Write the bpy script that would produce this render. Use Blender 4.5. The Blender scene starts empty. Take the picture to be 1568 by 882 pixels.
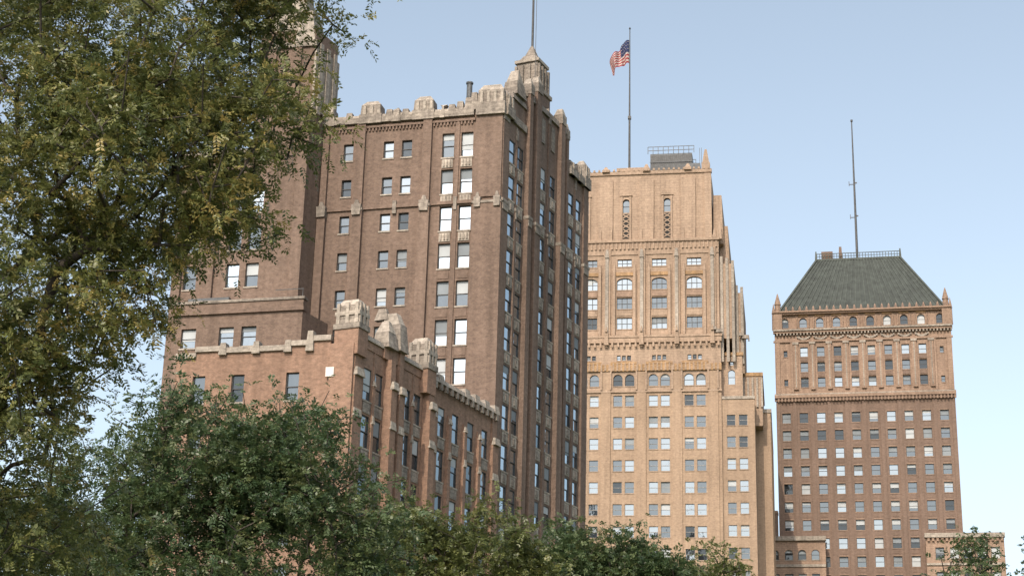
import bpy, math, random
import numpy as np
from mathutils import Vector, Matrix
random.seed(7)
rad = math.radians
scene = bpy.context.scene

# ------------------------------------------------------------------ materials
MATS = {}
def new_mat(name):
    m = bpy.data.materials.new(name); m.use_nodes = True
    nt = m.node_tree; nt.nodes.clear()
    out = nt.nodes.new('ShaderNodeOutputMaterial')
    MATS[name] = m
    return m, nt, out

def masonry(name, c1, c2, bw=0.24, bh=0.08, mortar=0.8, rough=0.9, stain=0.35, bumpy=0.3):
    m, nt, out = new_mat(name); N = nt.nodes; L = nt.links
    bsdf = N.new('ShaderNodeBsdfPrincipled'); bsdf.inputs['Roughness'].default_value = rough
    bsdf.inputs['Specular IOR Level'].default_value = 0.25
    uv = N.new('ShaderNodeUVMap'); uv.uv_map = 'UVMap'
    geo = N.new('ShaderNodeNewGeometry')
    br = N.new('ShaderNodeTexBrick')
    br.inputs['Scale'].default_value = 1.0
    br.inputs['Brick Width'].default_value = bw; br.inputs['Row Height'].default_value = bh
    br.inputs['Mortar Size'].default_value = 0.012 if bw < 0.5 else 0.02
    br.inputs['Color1'].default_value = (*c1, 1); br.inputs['Color2'].default_value = (*c2, 1)
    mc = [mortar * 0.5 * (a + b) + (1 - mortar) * 0.35 for a, b in zip(c1, c2)] if bw < 0.5 else [a * 0.6 for a in c1]
    br.inputs['Mortar'].default_value = (*mc, 1)
    L.new(uv.outputs[0], br.inputs['Vector'])
    def noise(scale, vec, detail=4, rough=0.6):
        mp = N.new('ShaderNodeMapping'); mp.inputs['Scale'].default_value = vec
        L.new(geo.outputs['Position'], mp.inputs['Vector'])
        n = N.new('ShaderNodeTexNoise'); n.inputs['Scale'].default_value = scale
        n.inputs['Detail'].default_value = detail; n.inputs['Roughness'].default_value = rough
        L.new(mp.outputs[0], n.inputs['Vector']); return n
    def mult(col, fac_sock, lo, hi, fmin=0.3, fmax=0.7):
        mr = N.new('ShaderNodeMapRange'); mr.inputs['From Min'].default_value = fmin; mr.inputs['From Max'].default_value = fmax
        mr.inputs['To Min'].default_value = lo; mr.inputs['To Max'].default_value = hi
        L.new(fac_sock, mr.inputs['Value'])
        mx = N.new('ShaderNodeVectorMath'); mx.operation = 'SCALE'
        L.new(col, mx.inputs[0]); L.new(mr.outputs[0], mx.inputs['Scale'])
        return mx.outputs[0]
    big = noise(0.07, (1, 1, 1)); streak = noise(1.1, (1, 1, 0.05), 5); med = noise(1.8, (1, 1, 1.6), 6, 0.75)
    course = noise(1.0, (0.15, 0.15, 3.0), 3)
    c = mult(br.outputs['Color'], big.outputs['Fac'], 1 - stain * 0.6, 1 + stain * 0.4)
    c = mult(c, streak.outputs['Fac'], 1 - stain * 0.7, 1 + stain * 0.35)
    c = mult(c, med.outputs['Fac'], 1 - stain * 1.0, 1 + stain * 0.9)
    c = mult(c, course.outputs['Fac'], 1 - stain * 0.15, 1 + stain * 0.12)
    L.new(c, bsdf.inputs['Base Color'])
    bp = N.new('ShaderNodeBump'); bp.inputs['Strength'].default_value = bumpy; bp.inputs['Distance'].default_value = 0.08
    L.new(med.outputs['Fac'], bp.inputs['Height']); L.new(bp.outputs[0], bsdf.inputs['Normal'])
    L.new(bsdf.outputs[0], out.inputs[0])
    return m

def plain(name, col, rough=0.6, metal=0.0, var=0.25, scale=1.5):
    m, nt, out = new_mat(name); N = nt.nodes; L = nt.links
    bsdf = N.new('ShaderNodeBsdfPrincipled'); bsdf.inputs['Roughness'].default_value = rough
    bsdf.inputs['Metallic'].default_value = metal
    geo = N.new('ShaderNodeNewGeometry'); n = N.new('ShaderNodeTexNoise'); n.inputs['Scale'].default_value = scale
    n.inputs['Detail'].default_value = 5
    L.new(geo.outputs['Position'], n.inputs['Vector'])
    r = N.new('ShaderNodeValToRGB'); r.color_ramp.elements[0].position = 0.3; r.color_ramp.elements[1].position = 0.7
    r.color_ramp.elements[0].color = (*[c * (1 - var) for c in col], 1); r.color_ramp.elements[1].color = (*[min(1, c * (1 + var)) for c in col], 1)
    L.new(n.outputs['Fac'], r.inputs[0]); L.new(r.outputs[0], bsdf.inputs['Base Color'])
    L.new(bsdf.outputs[0], out.inputs[0]); return m

def glass(name, base, lo, hi, tint=(0.80, 0.92, 1.0)):
    m, nt, out = new_mat(name); N = nt.nodes; L = nt.links
    d = N.new('ShaderNodeBsdfDiffuse'); d.inputs[0].default_value = (*base, 1)
    g = N.new('ShaderNodeBsdfGlossy'); g.inputs['Roughness'].default_value = 0.04; g.inputs[0].default_value = (*tint, 1)
    geo = N.new('ShaderNodeNewGeometry'); n = N.new('ShaderNodeTexNoise'); n.inputs['Scale'].default_value = 0.9
    L.new(geo.outputs['Position'], n.inputs['Vector'])
    bp = N.new('ShaderNodeBump'); bp.inputs['Strength'].default_value = 0.15; bp.inputs['Distance'].default_value = 0.1
    L.new(n.outputs['Fac'], bp.inputs['Height']); L.new(bp.outputs[0], g.inputs['Normal'])
    fr = N.new('ShaderNodeFresnel'); fr.inputs['IOR'].default_value = 1.5
    mr = N.new('ShaderNodeMapRange'); mr.inputs['From Min'].default_value = 0.04; mr.inputs['From Max'].default_value = 0.5
    mr.inputs['To Min'].default_value = lo; mr.inputs['To Max'].default_value = hi
    L.new(fr.outputs[0], mr.inputs['Value'])
    mx = N.new('ShaderNodeMixShader'); L.new(mr.outputs[0], mx.inputs[0]); L.new(d.outputs[0], mx.inputs[1]); L.new(g.outputs[0], mx.inputs[2])
    L.new(mx.outputs[0], out.inputs[0]); return m

masonry('brown_brick', (0.190, 0.125, 0.090), (0.142, 0.094, 0.069), stain=0.32)
masonry('wing_brick', (0.29, 0.172, 0.115), (0.225, 0.136, 0.093), stain=0.32)
masonry('grey_stone', (0.29, 0.25, 0.21), (0.24, 0.205, 0.175), 1.2, 0.5, stain=0.5)
masonry('pale_stone', (0.39, 0.34, 0.285), (0.335, 0.29, 0.245), 1.2, 0.5, stain=0.4)
masonry('buff_stone', (0.385, 0.28, 0.205), (0.35, 0.256, 0.188), 1.4, 0.6, stain=0.28)
masonry('buff_brick', (0.365, 0.255, 0.172), (0.33, 0.23, 0.155), stain=0.26)
masonry('terracotta', (0.43, 0.27, 0.14), (0.38, 0.25, 0.15), 0.9, 0.4, stain=0.4)
masonry('tan_stone', (0.33, 0.23, 0.17), (0.295, 0.205, 0.152), 1.2, 0.5, stain=0.28)
masonry('umber_brick', (0.205, 0.135, 0.098), (0.17, 0.112, 0.083), stain=0.25)
plain('dark_frame', (0.035, 0.035, 0.035), 0.5)
plain('light_frame', (0.26, 0.25, 0.235), 0.5)
plain('roof_felt', (0.09, 0.085, 0.08), 0.95)
plain('slate_metal', (0.040, 0.048, 0.042), 0.75, 0.0, 0.35, 0.8)
plain('seam_metal', (0.058, 0.068, 0.059), 0.75, 0.0, 0.3, 0.8)
plain('grey_metal', (0.09, 0.095, 0.10), 0.6, 0.2)
plain('pole_metal', (0.07, 0.07, 0.07), 0.6, 0.2)
plain('blind', (0.40, 0.425, 0.44), 0.7, 0, 0.14, 0.3)
plain('blind_grey', (0.19, 0.215, 0.235), 0.7, 0, 0.2, 0.3)
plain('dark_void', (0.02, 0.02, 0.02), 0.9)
plain('white_paint', (0.6, 0.58, 0.55), 0.7, 0, 0.05)
glass('glass_dark', (0.016, 0.019, 0.022), 0.05, 0.6)
glass('glass_mid', (0.025, 0.032, 0.04), 0.12, 0.7)
glass('glass_bright', (0.05, 0.06, 0.07), 0.24, 0.85)
glass('glass_sky', (0.05, 0.06, 0.07), 0.44, 0.9)

# ------------------------------------------------------------------ geometry helpers
class Frame:
    """vertical wall frame: u along wall, w outward, z up"""
    def __init__(s, ox, oy, az, cw):
        s.o = (ox, oy); s.az = az; s.cw = cw
        s.d = (math.sin(rad(az)), math.cos(rad(az)))
        s.n = (s.d[1], -s.d[0]) if cw else (-s.d[1], s.d[0])
    def p(s, u, w, z):
        return (s.o[0] + u * s.d[0] + w * s.n[0], s.o[1] + u * s.d[1] + w * s.n[1], z)
    def sub(s, u, w, az=None):
        q = s.p(u, w, 0); return Frame(q[0], q[1], s.az if az is None else az, s.cw)

def link(o):
    bpy.context.collection.objects.link(o)

class Bld:
    def __init__(s, name):
        s.root = bpy.data.objects.new(name, None); link(s.root); s.bins = {}
    def face(s, mat, pts, part=None):
        b = s.bins.setdefault((part or mat, mat), ([], []))
        i = len(b[0]); b[0].extend(pts); b[1].append(list(range(i, i + len(pts))))
    def box(s, F, u0, u1, w0, w1, z0, z1, mat, tu=0, tw=0, part=None):
        a = [F.p(u0, w0, z0), F.p(u1, w0, z0), F.p(u1, w1, z0), F.p(u0, w1, z0)]
        b = [F.p(u0 + tu, w0 + tw, z1), F.p(u1 - tu, w0 + tw, z1), F.p(u1 - tu, w1 - tw, z1), F.p(u0 + tu, w1 - tw, z1)]
        for i in range(4):
            j = (i + 1) % 4
            s.face(mat, [a[i], a[j], b[j], b[i]], part)
        s.face(mat, b, part); s.face(mat, a[::-1], part)
    def cyl(s, c, r0, r1, z0, z1, mat, n=8, part=None, c1=None):
        c1 = c1 or c
        A = [(c[0] + r0 * math.cos(2 * math.pi * i / n), c[1] + r0 * math.sin(2 * math.pi * i / n), z0) for i in range(n)]
        B = [(c1[0] + r1 * math.cos(2 * math.pi * i / n), c1[1] + r1 * math.sin(2 * math.pi * i / n), z1) for i in range(n)]
        for i in range(n):
            j = (i + 1) % n; s.face(mat, [A[i], A[j], B[j], B[i]], part)
        s.face(mat, B, part)
    def facade(s, F, w, u0, u1, z0, z1, mat, wins, depth=0.35, frame='dark_frame', pb=0.5, bright=0.3, sill='pale_stone', hidef=None):
        us = {u0, u1}; zs = {z0, z1}; R = []
        for q in wins:
            uc, zc, W, H = q[:4]
            if uc - W / 2 < u0 or uc + W / 2 > u1 or zc - H / 2 < z0 or zc + H / 2 > z1: continue
            R.append(q)
            us |= {round(uc - W / 2, 3), round(uc + W / 2, 3)}; zs |= {round(zc - H / 2, 3), round(zc + H / 2, 3)}
        us = sorted(us); zs = sorted(zs)
        for i in range(len(us) - 1):
            uc = (us[i] + us[i + 1]) / 2
            if us[i + 1] - us[i] < 1e-4: continue
            col = [q for q in R if abs(q[0] - uc) < q[2] / 2]
            start = None
            for k in range(len(zs) - 1):
                zc = (zs[k] + zs[k + 1]) / 2
                hole = any(abs(q[1] - zc) < q[3] / 2 for q in col)
                if not hole and start is None: start = zs[k]
                if hole and start is not None:
                    s.face(mat, [F.p(us[i], w, start), F.p(us[i + 1], w, start), F.p(us[i + 1], w, zs[k]), F.p(us[i], w, zs[k])], 'walls'); start = None
            if start is not None:
                s.face(mat, [F.p(us[i], w, start), F.p(us[i + 1], w, start), F.p(us[i + 1], w, zs[-1]), F.p(us[i], w, zs[-1])], 'walls')
        for q in R:
            uc, zc, W, H = q[:4]; arch = q[4] if len(q) > 4 else 0; nl = q[5] if len(q) > 5 else 1
            s.window(F, w, uc, zc, W, H, mat, depth, frame, pb, bright, sill, arch, nl)
    def window(s, F, w, uc, zc, W, H, mat, depth, frame, pb, bright, sill, arch, nl):
        a, b, c, d = uc - W / 2, uc + W / 2, zc - H / 2, zc + H / 2
        g = w - depth
        for P in ([(a, c), (a, d)], [(b, c), (b, d)], [(a, d), (b, d)], [(a, c), (b, c)]):
            (ua, za), (ub, zb) = P
            s.face(mat, [F.p(ua, w, za), F.p(ub, w, zb), F.p(ub, g, zb), F.p(ua, g, za)], 'walls')
        if arch:
            rr = W / 2; n = 8
            for sg in (-1, 1):
                arc = [F.p(uc + sg * rr * math.cos(t), w - 0.004, d - rr * arch + rr * arch * math.sin(t)) for t in [math.pi / 2 * i / n for i in range(n + 1)]]
                s.face(mat, [F.p(uc + sg * rr, w - 0.004, d)] + arc, 'walls')
                arc2 = [F.p(uc + sg * rr * math.cos(t), g + 0.12, d - rr * arch + rr * arch * math.sin(t)) for t in [math.pi / 2 * i / n for i in range(n + 1)]]
                for i in range(n):
                    s.face(mat, [arc[i], arc[i + 1], arc2[i + 1], arc2[i]], 'walls')
        lw = W / nl
        tp = random.random()
        gm = ('glass_sky' if bright > .68 else 'glass_bright') if tp < bright else ('glass_mid' if tp < bright + 0.45 else 'glass_dark')
        hb = random.random() < pb; frac = random.choice([0.25, 0.4, 0.5, 0.5, 0.5, 0.7, 1.0]); bm = 'blind' if random.random() < 0.55 else 'blind_grey'
        for k in range(nl):
            x0 = a + k * lw; x1 = x0 + lw
            t1 = random.uniform(-0.02, 0.02); t2 = random.uniform(-0.02, 0.02); mid = (c + d) / 2
            s.face(gm, [F.p(x0, g + t1, c), F.p(x1, g + t2, c), F.p(x1, g + t2, mid), F.p(x0, g + t1, mid)], 'window_glass')
            s.face(gm, [F.p(x0, g + .03 + t2, mid), F.p(x1, g + .03 + t1, mid), F.p(x1, g + .03 + t1, d), F.p(x0, g + .03 + t2, d)], 'window_glass')
            if hb:
                f2 = frac if random.random() < 0.75 else random.choice([0.3, 0.6])
                zb = d - (d - c) * f2
                s.face(bm, [F.p(x0, g + .065, zb), F.p(x1, g + .065, zb), F.p(x1, g + .065, d), F.p(x0, g + .065, d)], 'blinds')
            s.box(F, x0, x0 + 0.07, g, g + .12, c, d, frame, part='window_frames')
            s.box(F, x1 - 0.07, x1, g, g + .12, c, d, frame, part='window_frames')
            s.box(F, x0 + .07, x1 - .07, g, g + .11, mid - .04, mid + .04, frame, part='window_frames')
        s.box(F, a + .07, b - .07, g, g + .115, d - .08, d, frame, part='window_frames')
        s.box(F, a + .07, b - .07, g, g + .115, c, c + .08, frame, part='window_frames')
        if sill:
            s.box(F, a - .1, b + .1, w - .13, w + .1, c - .18, c - .003, sill, part='sills')
    def done(s):
        groups = {}
        for (part, mat), (v, f) in s.bins.items():
            groups.setdefault(part, []).append((mat, v, f))
        for part, lst in groups.items():
            me = bpy.data.meshes.new(part); V = []; Fc = []; mi = []
            for k, (mat, v, f) in enumerate(lst):
                me.materials.append(MATS[mat]); o = len(V); V.extend(v)
                Fc.extend([[i + o for i in x] for x in f]); mi.extend([k] * len(f))
            me.from_pydata(V, [], Fc); me.update()
            me.polygons.foreach_set('material_index', mi)
            co = np.array(V); uvl = me.uv_layers.new(name='UVMap')
            nrm = np.zeros(len(Fc) * 3); me.polygons.foreach_get('normal', nrm); nrm = nrm.reshape(-1, 3)
            lt = np.zeros(len(Fc), int); me.polygons.foreach_get('loop_total', lt)
            vi = np.zeros(len(me.loops), int); me.loops.foreach_get('vertex_index', vi)
            ln = np.repeat(nrm, lt, axis=0); P = co[vi]
            t = np.stack([-ln[:, 1], ln[:, 0]], 1); tl = np.linalg.norm(t, axis=1)
            hor = tl < 0.3; t = t / np.maximum(tl, 1e-6)[:, None]
            sgn = np.where(t[:, 0] + 0.01 * t[:, 1] < 0, -1, 1)[:, None]; t = t * sgn
            U = np.where(hor, P[:, 0], (P[:, :2] * t).sum(1)); Vv = np.where(hor, P[:, 1], P[:, 2])
            uvl.data.foreach_set('uv', np.stack([U, Vv], 1).ravel())
            ob = bpy.data.objects.new(part, me); link(ob); ob.parent = s.root

def frange(a, b, st):
    r = []; x = a
    while (x <= b if st > 0 else x >= b): r.append(round(x, 3)); x += st
    return r

# ================================================================== 1. brown brick tower
BR = Frame(-1.56, 180.0, 25.0, True)
BL = Frame(-1.56, 180.0, -75.8, False)
B = Bld('brown_brick_office_tower')
rows = [79.8 - 4.57 * k for k in range(17)]
wl = []
for i, z in enumerate(rows):
    for u in (4.25, 6.55): wl.append((u, z, 1.45, 3.05))
w2 = []
for i, z in enumerate(rows):
    for u in (11.6, 13.85): w2.append((u, z, 1.25, 2.15))
w3 = [(18.85, z, 1.2, 2.15) for z in rows]
B.facade(BL, 0, 3.4, 8.4, 0, 84, 'brown_brick', wl, pb=0.35, bright=0.85, depth=0.4)
B.facade(BL, 0, 8.4, 17.9, 0, 83.5, 'brown_brick', w2, pb=0.3, bright=0.4, depth=0.4)
B.facade(BL, 0, 17.9, 22.1, 0, 83.5, 'brown_brick', w3, pb=0.1, bright=0.05, depth=0.4)
B.facade(BL, 0, 0, 3.4, 0, 84, 'brown_brick', [])
for (a, b, pr, top) in ((-0.12, 3.3, .3, 84.2), (8.4, 9.7, .5, 84), (16.6, 17.9, .5, 84), (21.1, 22.1, .5, 84)):
    B.box(BL, a, b, -.1, pr, 0, 72.2, 'brown_brick', part='piers')
    B.box(BL, a + .12, b - .12, -.1, pr - .1, 73.0, top - .7, 'brown_brick', part='piers')
    B.box(BL, a - .05, b + .05, -.1, pr + .1, 72.2, 72.5, 'grey_stone', part='stone_trim')
    if b - a > 2:
        for q in (a + .5, b - .6):
            B.box(BL, q - .35, q + .35, 0, pr + .25, 71.7, 72.9, 'grey_stone', tu=-.06, part='stone_trim'); B.box(BL, q - .25, q + .25, 0, pr + .15, 72.9, 73.5, 'grey_stone', tu=.15, part='stone_trim')
    else:
        m = (a + b) / 2
        B.box(BL, m - .5, m + .5, 0, pr + .25, 71.6, 72.9, 'grey_stone', tu=-.08, part='stone_trim')
        B.box(BL, m - .35, m + .35, 0, pr + .15, 72.9, 73.5, 'grey_stone', tu=.2, part='stone_trim')
for (a, b) in ((3.3, 8.4), (9.7, 16.6), (17.9, 21.1)):
    B.box(BL, a, b, 0, .22, 72.35, 72.75, 'brown_brick', part='stone_trim')
B.box(BL, 5.2, 5.6, 0, .3, 71.6, 73.2, 'grey_stone', part='stone_trim')
B.box(BL, 12.5, 12.95, 0, .3, 71.6, 73.2, 'grey_stone', part='stone_trim')
B.box(BL, 5.15, 5.65, 0, .18, 0, 71.6, 'brown_brick', part='piers')
B.box(BL, 5.15, 5.65, 0, .18, 73.2, 82.6, 'brown_brick', part='piers')
for i, z in enumerate(rows[:-1]):
    zz = z - 2.285
    for u in (4.25, 6.55):
        if i < 3:
            B.box(BL, u - .66, u + .66, 0, .10, zz - .56, zz + .5, 'pale_stone', part='stone_trim')
            for k in (-.4, 0, .4): B.box(BL, u + k - .1, u + k + .1, .1, .2, zz - .4, zz + .4, 'grey_stone', tu=.04, part='stone_trim')
        else:
            B.box(BL, u - .66, u + .66, 0, .06, zz - .5, zz + .5, 'brown_brick', part='piers')
B.box(BL, 3.3, 22.1, 0, .25, 82.7, 83.0, 'brown_brick', part='piers')
for u in frange(3.6, 21.9, .42):
    B.box(BL, u, u + .2, 0, .2, 82.3, 82.7, 'brown_brick', part='piers')
B.box(BL, 3.45, 22.2, -.5, .45, 83.3, 84.0, 'grey_stone', part='stone_trim')
B.box(BL, 3.5, 22.15, -.6, .3, 84.0, 84.4, 'pale_stone', tw=.1, part='stone_trim')
def crest(F, a, b, z0, z1, w0=-1.4, w1=.55):
    h = z1 - z0
    B.box(F, a, b, w0, w1, z0, z0 + h * .38, 'grey_stone', part='stone_trim')
    B.box(F, a + .12, b - .12, w0 + .1, w1 - .14, z0 + h * .38, z0 + h * .8, 'grey_stone', tu=.08, tw=.1, part='stone_trim')
    B.box(F, a + .22, b - .22, w0 + .22, w1 - .25, z0 + h * .8, z1, 'pale_stone', tu=.5, tw=.45, part='stone_trim')
    k = a + .2; st = (b - a - .2) / max(2, round((b - a) / .9))
    while k < b - .5:
        B.box(F, k, k + st * .45, w1 - .2, w1 + .02, z0 + h * .38, z0 + h * .75, 'pale_stone', tu=.05, tw=.05, part='stone_trim'); k += st
for (a, b, t) in ((20.7, 22.3, 86.1), (14.8, 17.6, 86.3), (12.4, 13.6, 85.2), (8.3, 11.0, 86.4), (7.0, 7.6, 85.1), (-.3, 3.2, 87.2)):
    crest(BL, a, b, 83.2, t)
for u, t in ((18.9, 84.8), (13.9, 84.9), (11.9, 84.8), (6.2, 84.9), (5.2, 85.2), (4.2, 85.6), (3.5, 86.2)):
    B.box(BL, u - .45, u + .45, -.5, .4, 84.0, t, 'grey_stone', tu=.12, tw=.1, part='stone_trim')
# street face
wr = []
for z in rows:
    for u in (2.75, 5.1, 11.7, 14.7, 20.6, 23.1): wr.append((u, z - .3, 1.6, 2.9))
B.facade(BR, 0, 0, 26, 0, 83.5, 'brown_brick', wr, depth=0.16, pb=0.3, bright=0.75, sill='pale_stone')
for (a, b, pr, t) in ((-.02, 1.6, .16, 84.3), (3.65, 4.15, .14, 83), (6.3, 7.4, .6, 90.2), (8.6, 10.2, .5, 91.5), (12.9, 13.5, .2, 89), (16.0, 17.4, .6, 90.3), (18.4, 19.2, .35, 89.2), (21.6, 22.1, .14, 83.5), (24.3, 26.0, .3, 85.2)):
    B.box(BR, a, b, 0, pr, 0, 72.4, 'brown_brick', part='piers')
    B.box(BR, a - .05, b + .05, 0, pr + .15, 72.4, 72.8, 'grey_stone', part='stone_trim')
    B.box(BR, a + .1, b - .1, 0, pr + .1, 71.5, 72.4, 'grey_stone', part='stone_trim')
    B.box(BR, a + .1, b - .1, 0, pr - .05, 72.8, t - 1.6, 'brown_brick', part='piers')
    B.box(BR, a + .05, b - .05, -.6, pr + .05, t - 1.6, t - .3, 'grey_stone', part='stone_trim')
    B.box(BR, a + .1, b - .1, -.55, pr - .02, t - .3, t + .6, 'pale_stone', tu=min(.4, (b - a) * .35), tw=.2, part='stone_trim')
for z in rows[:-1]:
    zz = z - .3 - 2.285
    for u in (2.75, 5.1, 11.7, 14.7, 20.6, 23.1):
        B.box(BR, u - .72, u + .72, 0, .06, zz - .6, zz + .62, 'pale_stone', part='stone_trim')
        B.box(BR, u - .3, u + .3, .06, .14, zz - .4, zz + .4, 'grey_stone', tu=.1, part='stone_trim')
B.box(BR, 6.3, 19.5, -5.5, -.02, 83.4, 88.2, 'brown_brick', part='walls')
for u in (11.5, 14.5):
    B.box(BR, u - .5, u + .5, -.02, .1, 84.2, 87.4, 'grey_stone', part='stone_trim')
B.box(BR, 6.2, 19.6, -5.6, .25, 88.2, 89.0, 'grey_stone', tw=.1, part='stone_trim')
B.box(BR, 2.4, 6.3, -3.2, -.02, 83.4, 86.4, 'brown_brick', part='walls'); B.box(BR, 2.3, 6.35, -3.3, .2, 86.4, 87.2, 'grey_stone', tu=.15, tw=.15, part='stone_trim')
B.box(BR, 2.9, 5.6, -1.6, .4, 87.2, 89.0, 'grey_stone', tu=.3, tw=.2, part='stone_trim')
B.box(BR, 3.4, 5.2, -1.4, .2, 89.0, 90.8, 'pale_stone', tu=.75, tw=.3, part='stone_trim')
# lantern / pinnacle
B.box(BR, 11.2, 14.8, -4.2, -.6, 88.4, 91.4, 'brown_brick', part='walls')
B.box(BR, 11.0, 15.0, -4.4, -.4, 91.4, 91.9, 'grey_stone', part='stone_trim')
B.box(BR, 11.5, 14.5, -3.9, -.9, 91.9, 95.6, 'grey_stone', tu=.1, tw=.1, part='stone_trim')
for u in (11.5, 12.45, 13.4, 14.3):
    B.box(BR, u - .05, u + .3, -.92, -.6, 91.9, 95.2, 'grey_stone', part='stone_trim'); B.box(BR, 11.3, 11.55, -1.2 - (u - 11.5), -.9 - (u - 11.5), 91.9, 95.2, 'grey_stone', part='stone_trim')
B.box(BR, 11.35, 14.65, -4.05, -.75, 95.6, 96.0, 'pale_stone', part='stone_trim')
B.box(BR, 11.7, 14.3, -3.7, -1.1, 96.0, 96.9, 'grey_stone', tu=.5, tw=.5, part='stone_trim')
B.box(BR, 12.3, 13.7, -3.1, -1.7, 96.9, 98.6, 'grey_stone', tu=.6, tw=.6, part='stone_trim')
c = BR.p(13, -2.4, 0); B.cyl(c, .16, .1, 98, 116, 'pole_metal', part='mast')
c = BR.p(10.9, -1.0, 0); B.cyl(c, .035, .035, 89, 108, 'pole_metal', 5, part='mast')
for (a, b, t) in ((20.0, 21.2, 85.6), (22.2, 23.4, 85.9), (24.2, 26.1, 87.2), (0.2, 2.3, 86.7)):
    crest(BR, a, b, 83.3, t)
B.box(BR, 1.8, 6.2, -.5, .3, 83.3, 84.2, 'grey_stone', part='stone_trim')
B.box(BR, 19.5, 26.1, -.5, .5, 83.3, 84.3, 'grey_stone', part='stone_trim')
q = [BR.p(0, 0, 0), BR.p(26, 0, 0)]; e = BL.p(22.1, 0, 0); bk = (q[1][0] + e[0] - q[0][0], q[1][1] + e[1] - q[0][1], 0)
def up(p, z): return (p[0], p[1], z)
B.face('brown_brick', [q[1], bk, up(bk, 83.5), up(q[1], 83.5)], 'walls')
B.face('brown_brick', [bk, e, up(e, 83.5), up(bk, 83.5)], 'walls')
B.face('roof_felt', [up(q[0], 83.45), up(q[1], 83.45), up(bk, 83.45), up(e, 83.45)], 'roof')
c = BL.p(6.5, -8, 0); B.cyl(c, .35, .35, 83.4, 91.4, 'grey_metal', 10, part='vent'); B.cyl(c, .45, .45, 91.4, 91.6, 'grey_metal', 10, part='vent')
# ---- taller rear block on the left
o = BL.sub(22.1, 0)
cx = o.o[0] - 3.2 * BR.d[0]; cy = o.o[1] - 3.2 * BR.d[1]
B2 = Frame(cx, cy, -75.8, False); B2R = Frame(cx, cy, 25.0, True)
HB = 78.5; LB = 15.6; DT = 5.2
rw = [82.3 - 4.57 * k for k in range(17)]
B.facade(B2, 0, 0, LB, 0, HB, 'brown_brick', [(u, z, 1.6, 2.9) for z in rw for u in (5.9, 8.3, 13.6)], pb=.3, bright=.7, depth=.4)
B.facade(B2, 0, 0, 7.0, HB, 95, 'brown_brick', [])
B.facade(B2R, 0, 0, DT, 0, 95, 'brown_brick', [])
for (a, b) in ((-.1, 1.2), (10.6, 11.8), (LB - 1, LB + .1)):
    B.box(B2, a, b, -.05, .4, 0, HB + .4, 'brown_brick', part='piers')
B.box(B2, 1.6, 2.6, -.05, .25, HB, 92.5, 'brown_brick', part='piers'); B.box(B2, 4.8, 5.8, -.05, .25, HB, 92.5, 'brown_brick', part='piers')
B.box(B2, 7.0, LB + .1, -.8, .5, HB, HB + 1.2, 'grey_stone', part='stone_trim')
a0 = B2.p(7.0, 0, 0); a1 = B2R.p(DT, 0, 0)
b1 = (a0[0] + DT * BR.d[0], a0[1] + DT * BR.d[1], 0)
B.face('brown_brick', [up(a0, HB), up(b1, HB), up(b1, 95), up(a0, 95)], 'walls')
B.face('brown_brick', [up(a1, 60), up(b1, 60), up(b1, 95), up(a1, 95)], 'walls')
B.face('roof_felt', [up(a0, 94.9), up(b1, 94.9), up(a1, 94.9), up(B2.p(0, 0, 0), 94.9)], 'roof')
p0 = B2.p(LB, 0, 0); p1 = (p0[0] + 14 * BR.d[0], p0[1] + 14 * BR.d[1], 0); b2_ = (a0[0] + 14 * BR.d[0], a0[1] + 14 * BR.d[1], 0)
B.face('brown_brick', [p0, p1, up(p1, HB), up(p0, HB)], 'walls')
B.face('roof_felt', [up(a0, HB - .1), up(p0, HB - .1), up(p1, HB - .1), up(b2_, HB - .1)], 'roof')
B.box(B2R, -.05, DT + .1, .0, .28, 84.5, 92.6, 'pale_stone', part='stone_trim')
for k in (.6, 2.2, 3.8): B.box(B2R, k, k + .7, .28, .5, 84.0, 93.2, 'pale_stone', tw=.05, part='stone_trim')
B.box(B2, -.3, 7.1, -DT, .3, 92.6, 93.3, 'grey_stone', part='stone_trim')
B.box(B2, 0.0, 2.6, -4, .3, 93.3, 97.6, 'pale_stone', tu=.7, tw=.6, part='stone_trim')
B.box(B2, 1.4, 6.6, -4.8, -.2, 95, 99.5, 'pale_stone', tu=.3, tw=.3, part='stone_trim')
B.box(B2, 2.2, 6.0, -4.4, -1.0, 99.5, 104, 'brown_brick', tu=.4, tw=.4, part='walls')
B.box(B2, 2.0, 6.2, -4.6, -.8, 104, 105, 'pale_stone', part='stone_trim')
# ---- annex in front of rear block
AX = Frame(-25.3, 180.4, -75.8, False); AXR = Frame(AX.p(-2, 0, 0)[0], AX.p(-2, 0, 0)[1], 25.0, True)
AL = 13.6
B.facade(AX, 0, -2, AL, 0, 58.6, 'brown_brick', [(u, 55.9 - 4.57 * k, 1.8, 2.3) for k in range(9) for u in (4.3, 7.0, 11.6)], pb=.8, bright=.6, depth=.4)
B.facade(AXR, 0, 0, 6, 0, 58.6, 'brown_brick', [])
B.box(AX, -2.2, AL + .2, -.8, .3, 58.6, 59.0, 'brown_brick', part='stone_trim'); B.box(AX, -2.1, AL + .1, -.7, .2, 59.0, 59.9, 'brown_brick', part='walls')
B.box(AX, -2.25, AL + .25, -.9, .35, 59.9, 60.2, 'grey_stone', part='stone_trim')
B.face('roof_felt', [AX.p(-2, 0, 58.7), AX.p(AL, 0, 58.7), AX.p(AL, -6, 58.7), AX.p(-2, -6, 58.7)], 'roof')
p0 = AX.p(AL, 0, 0); p1 = AX.p(AL, -6, 0); B.face('brown_brick', [p0, p1, up(p1, 58.6), up(p0, 58.6)], 'walls')
c = AX.p(-1.8, -.2, 0); B.cyl(c, .05, .05, 60.2, 61.3, 'pole_metal', 6, part='rail'); B.box(AX, -1.9, 1.5, -.25, -.18, 61.2, 61.28, 'pole_metal', part='rail')
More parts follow.
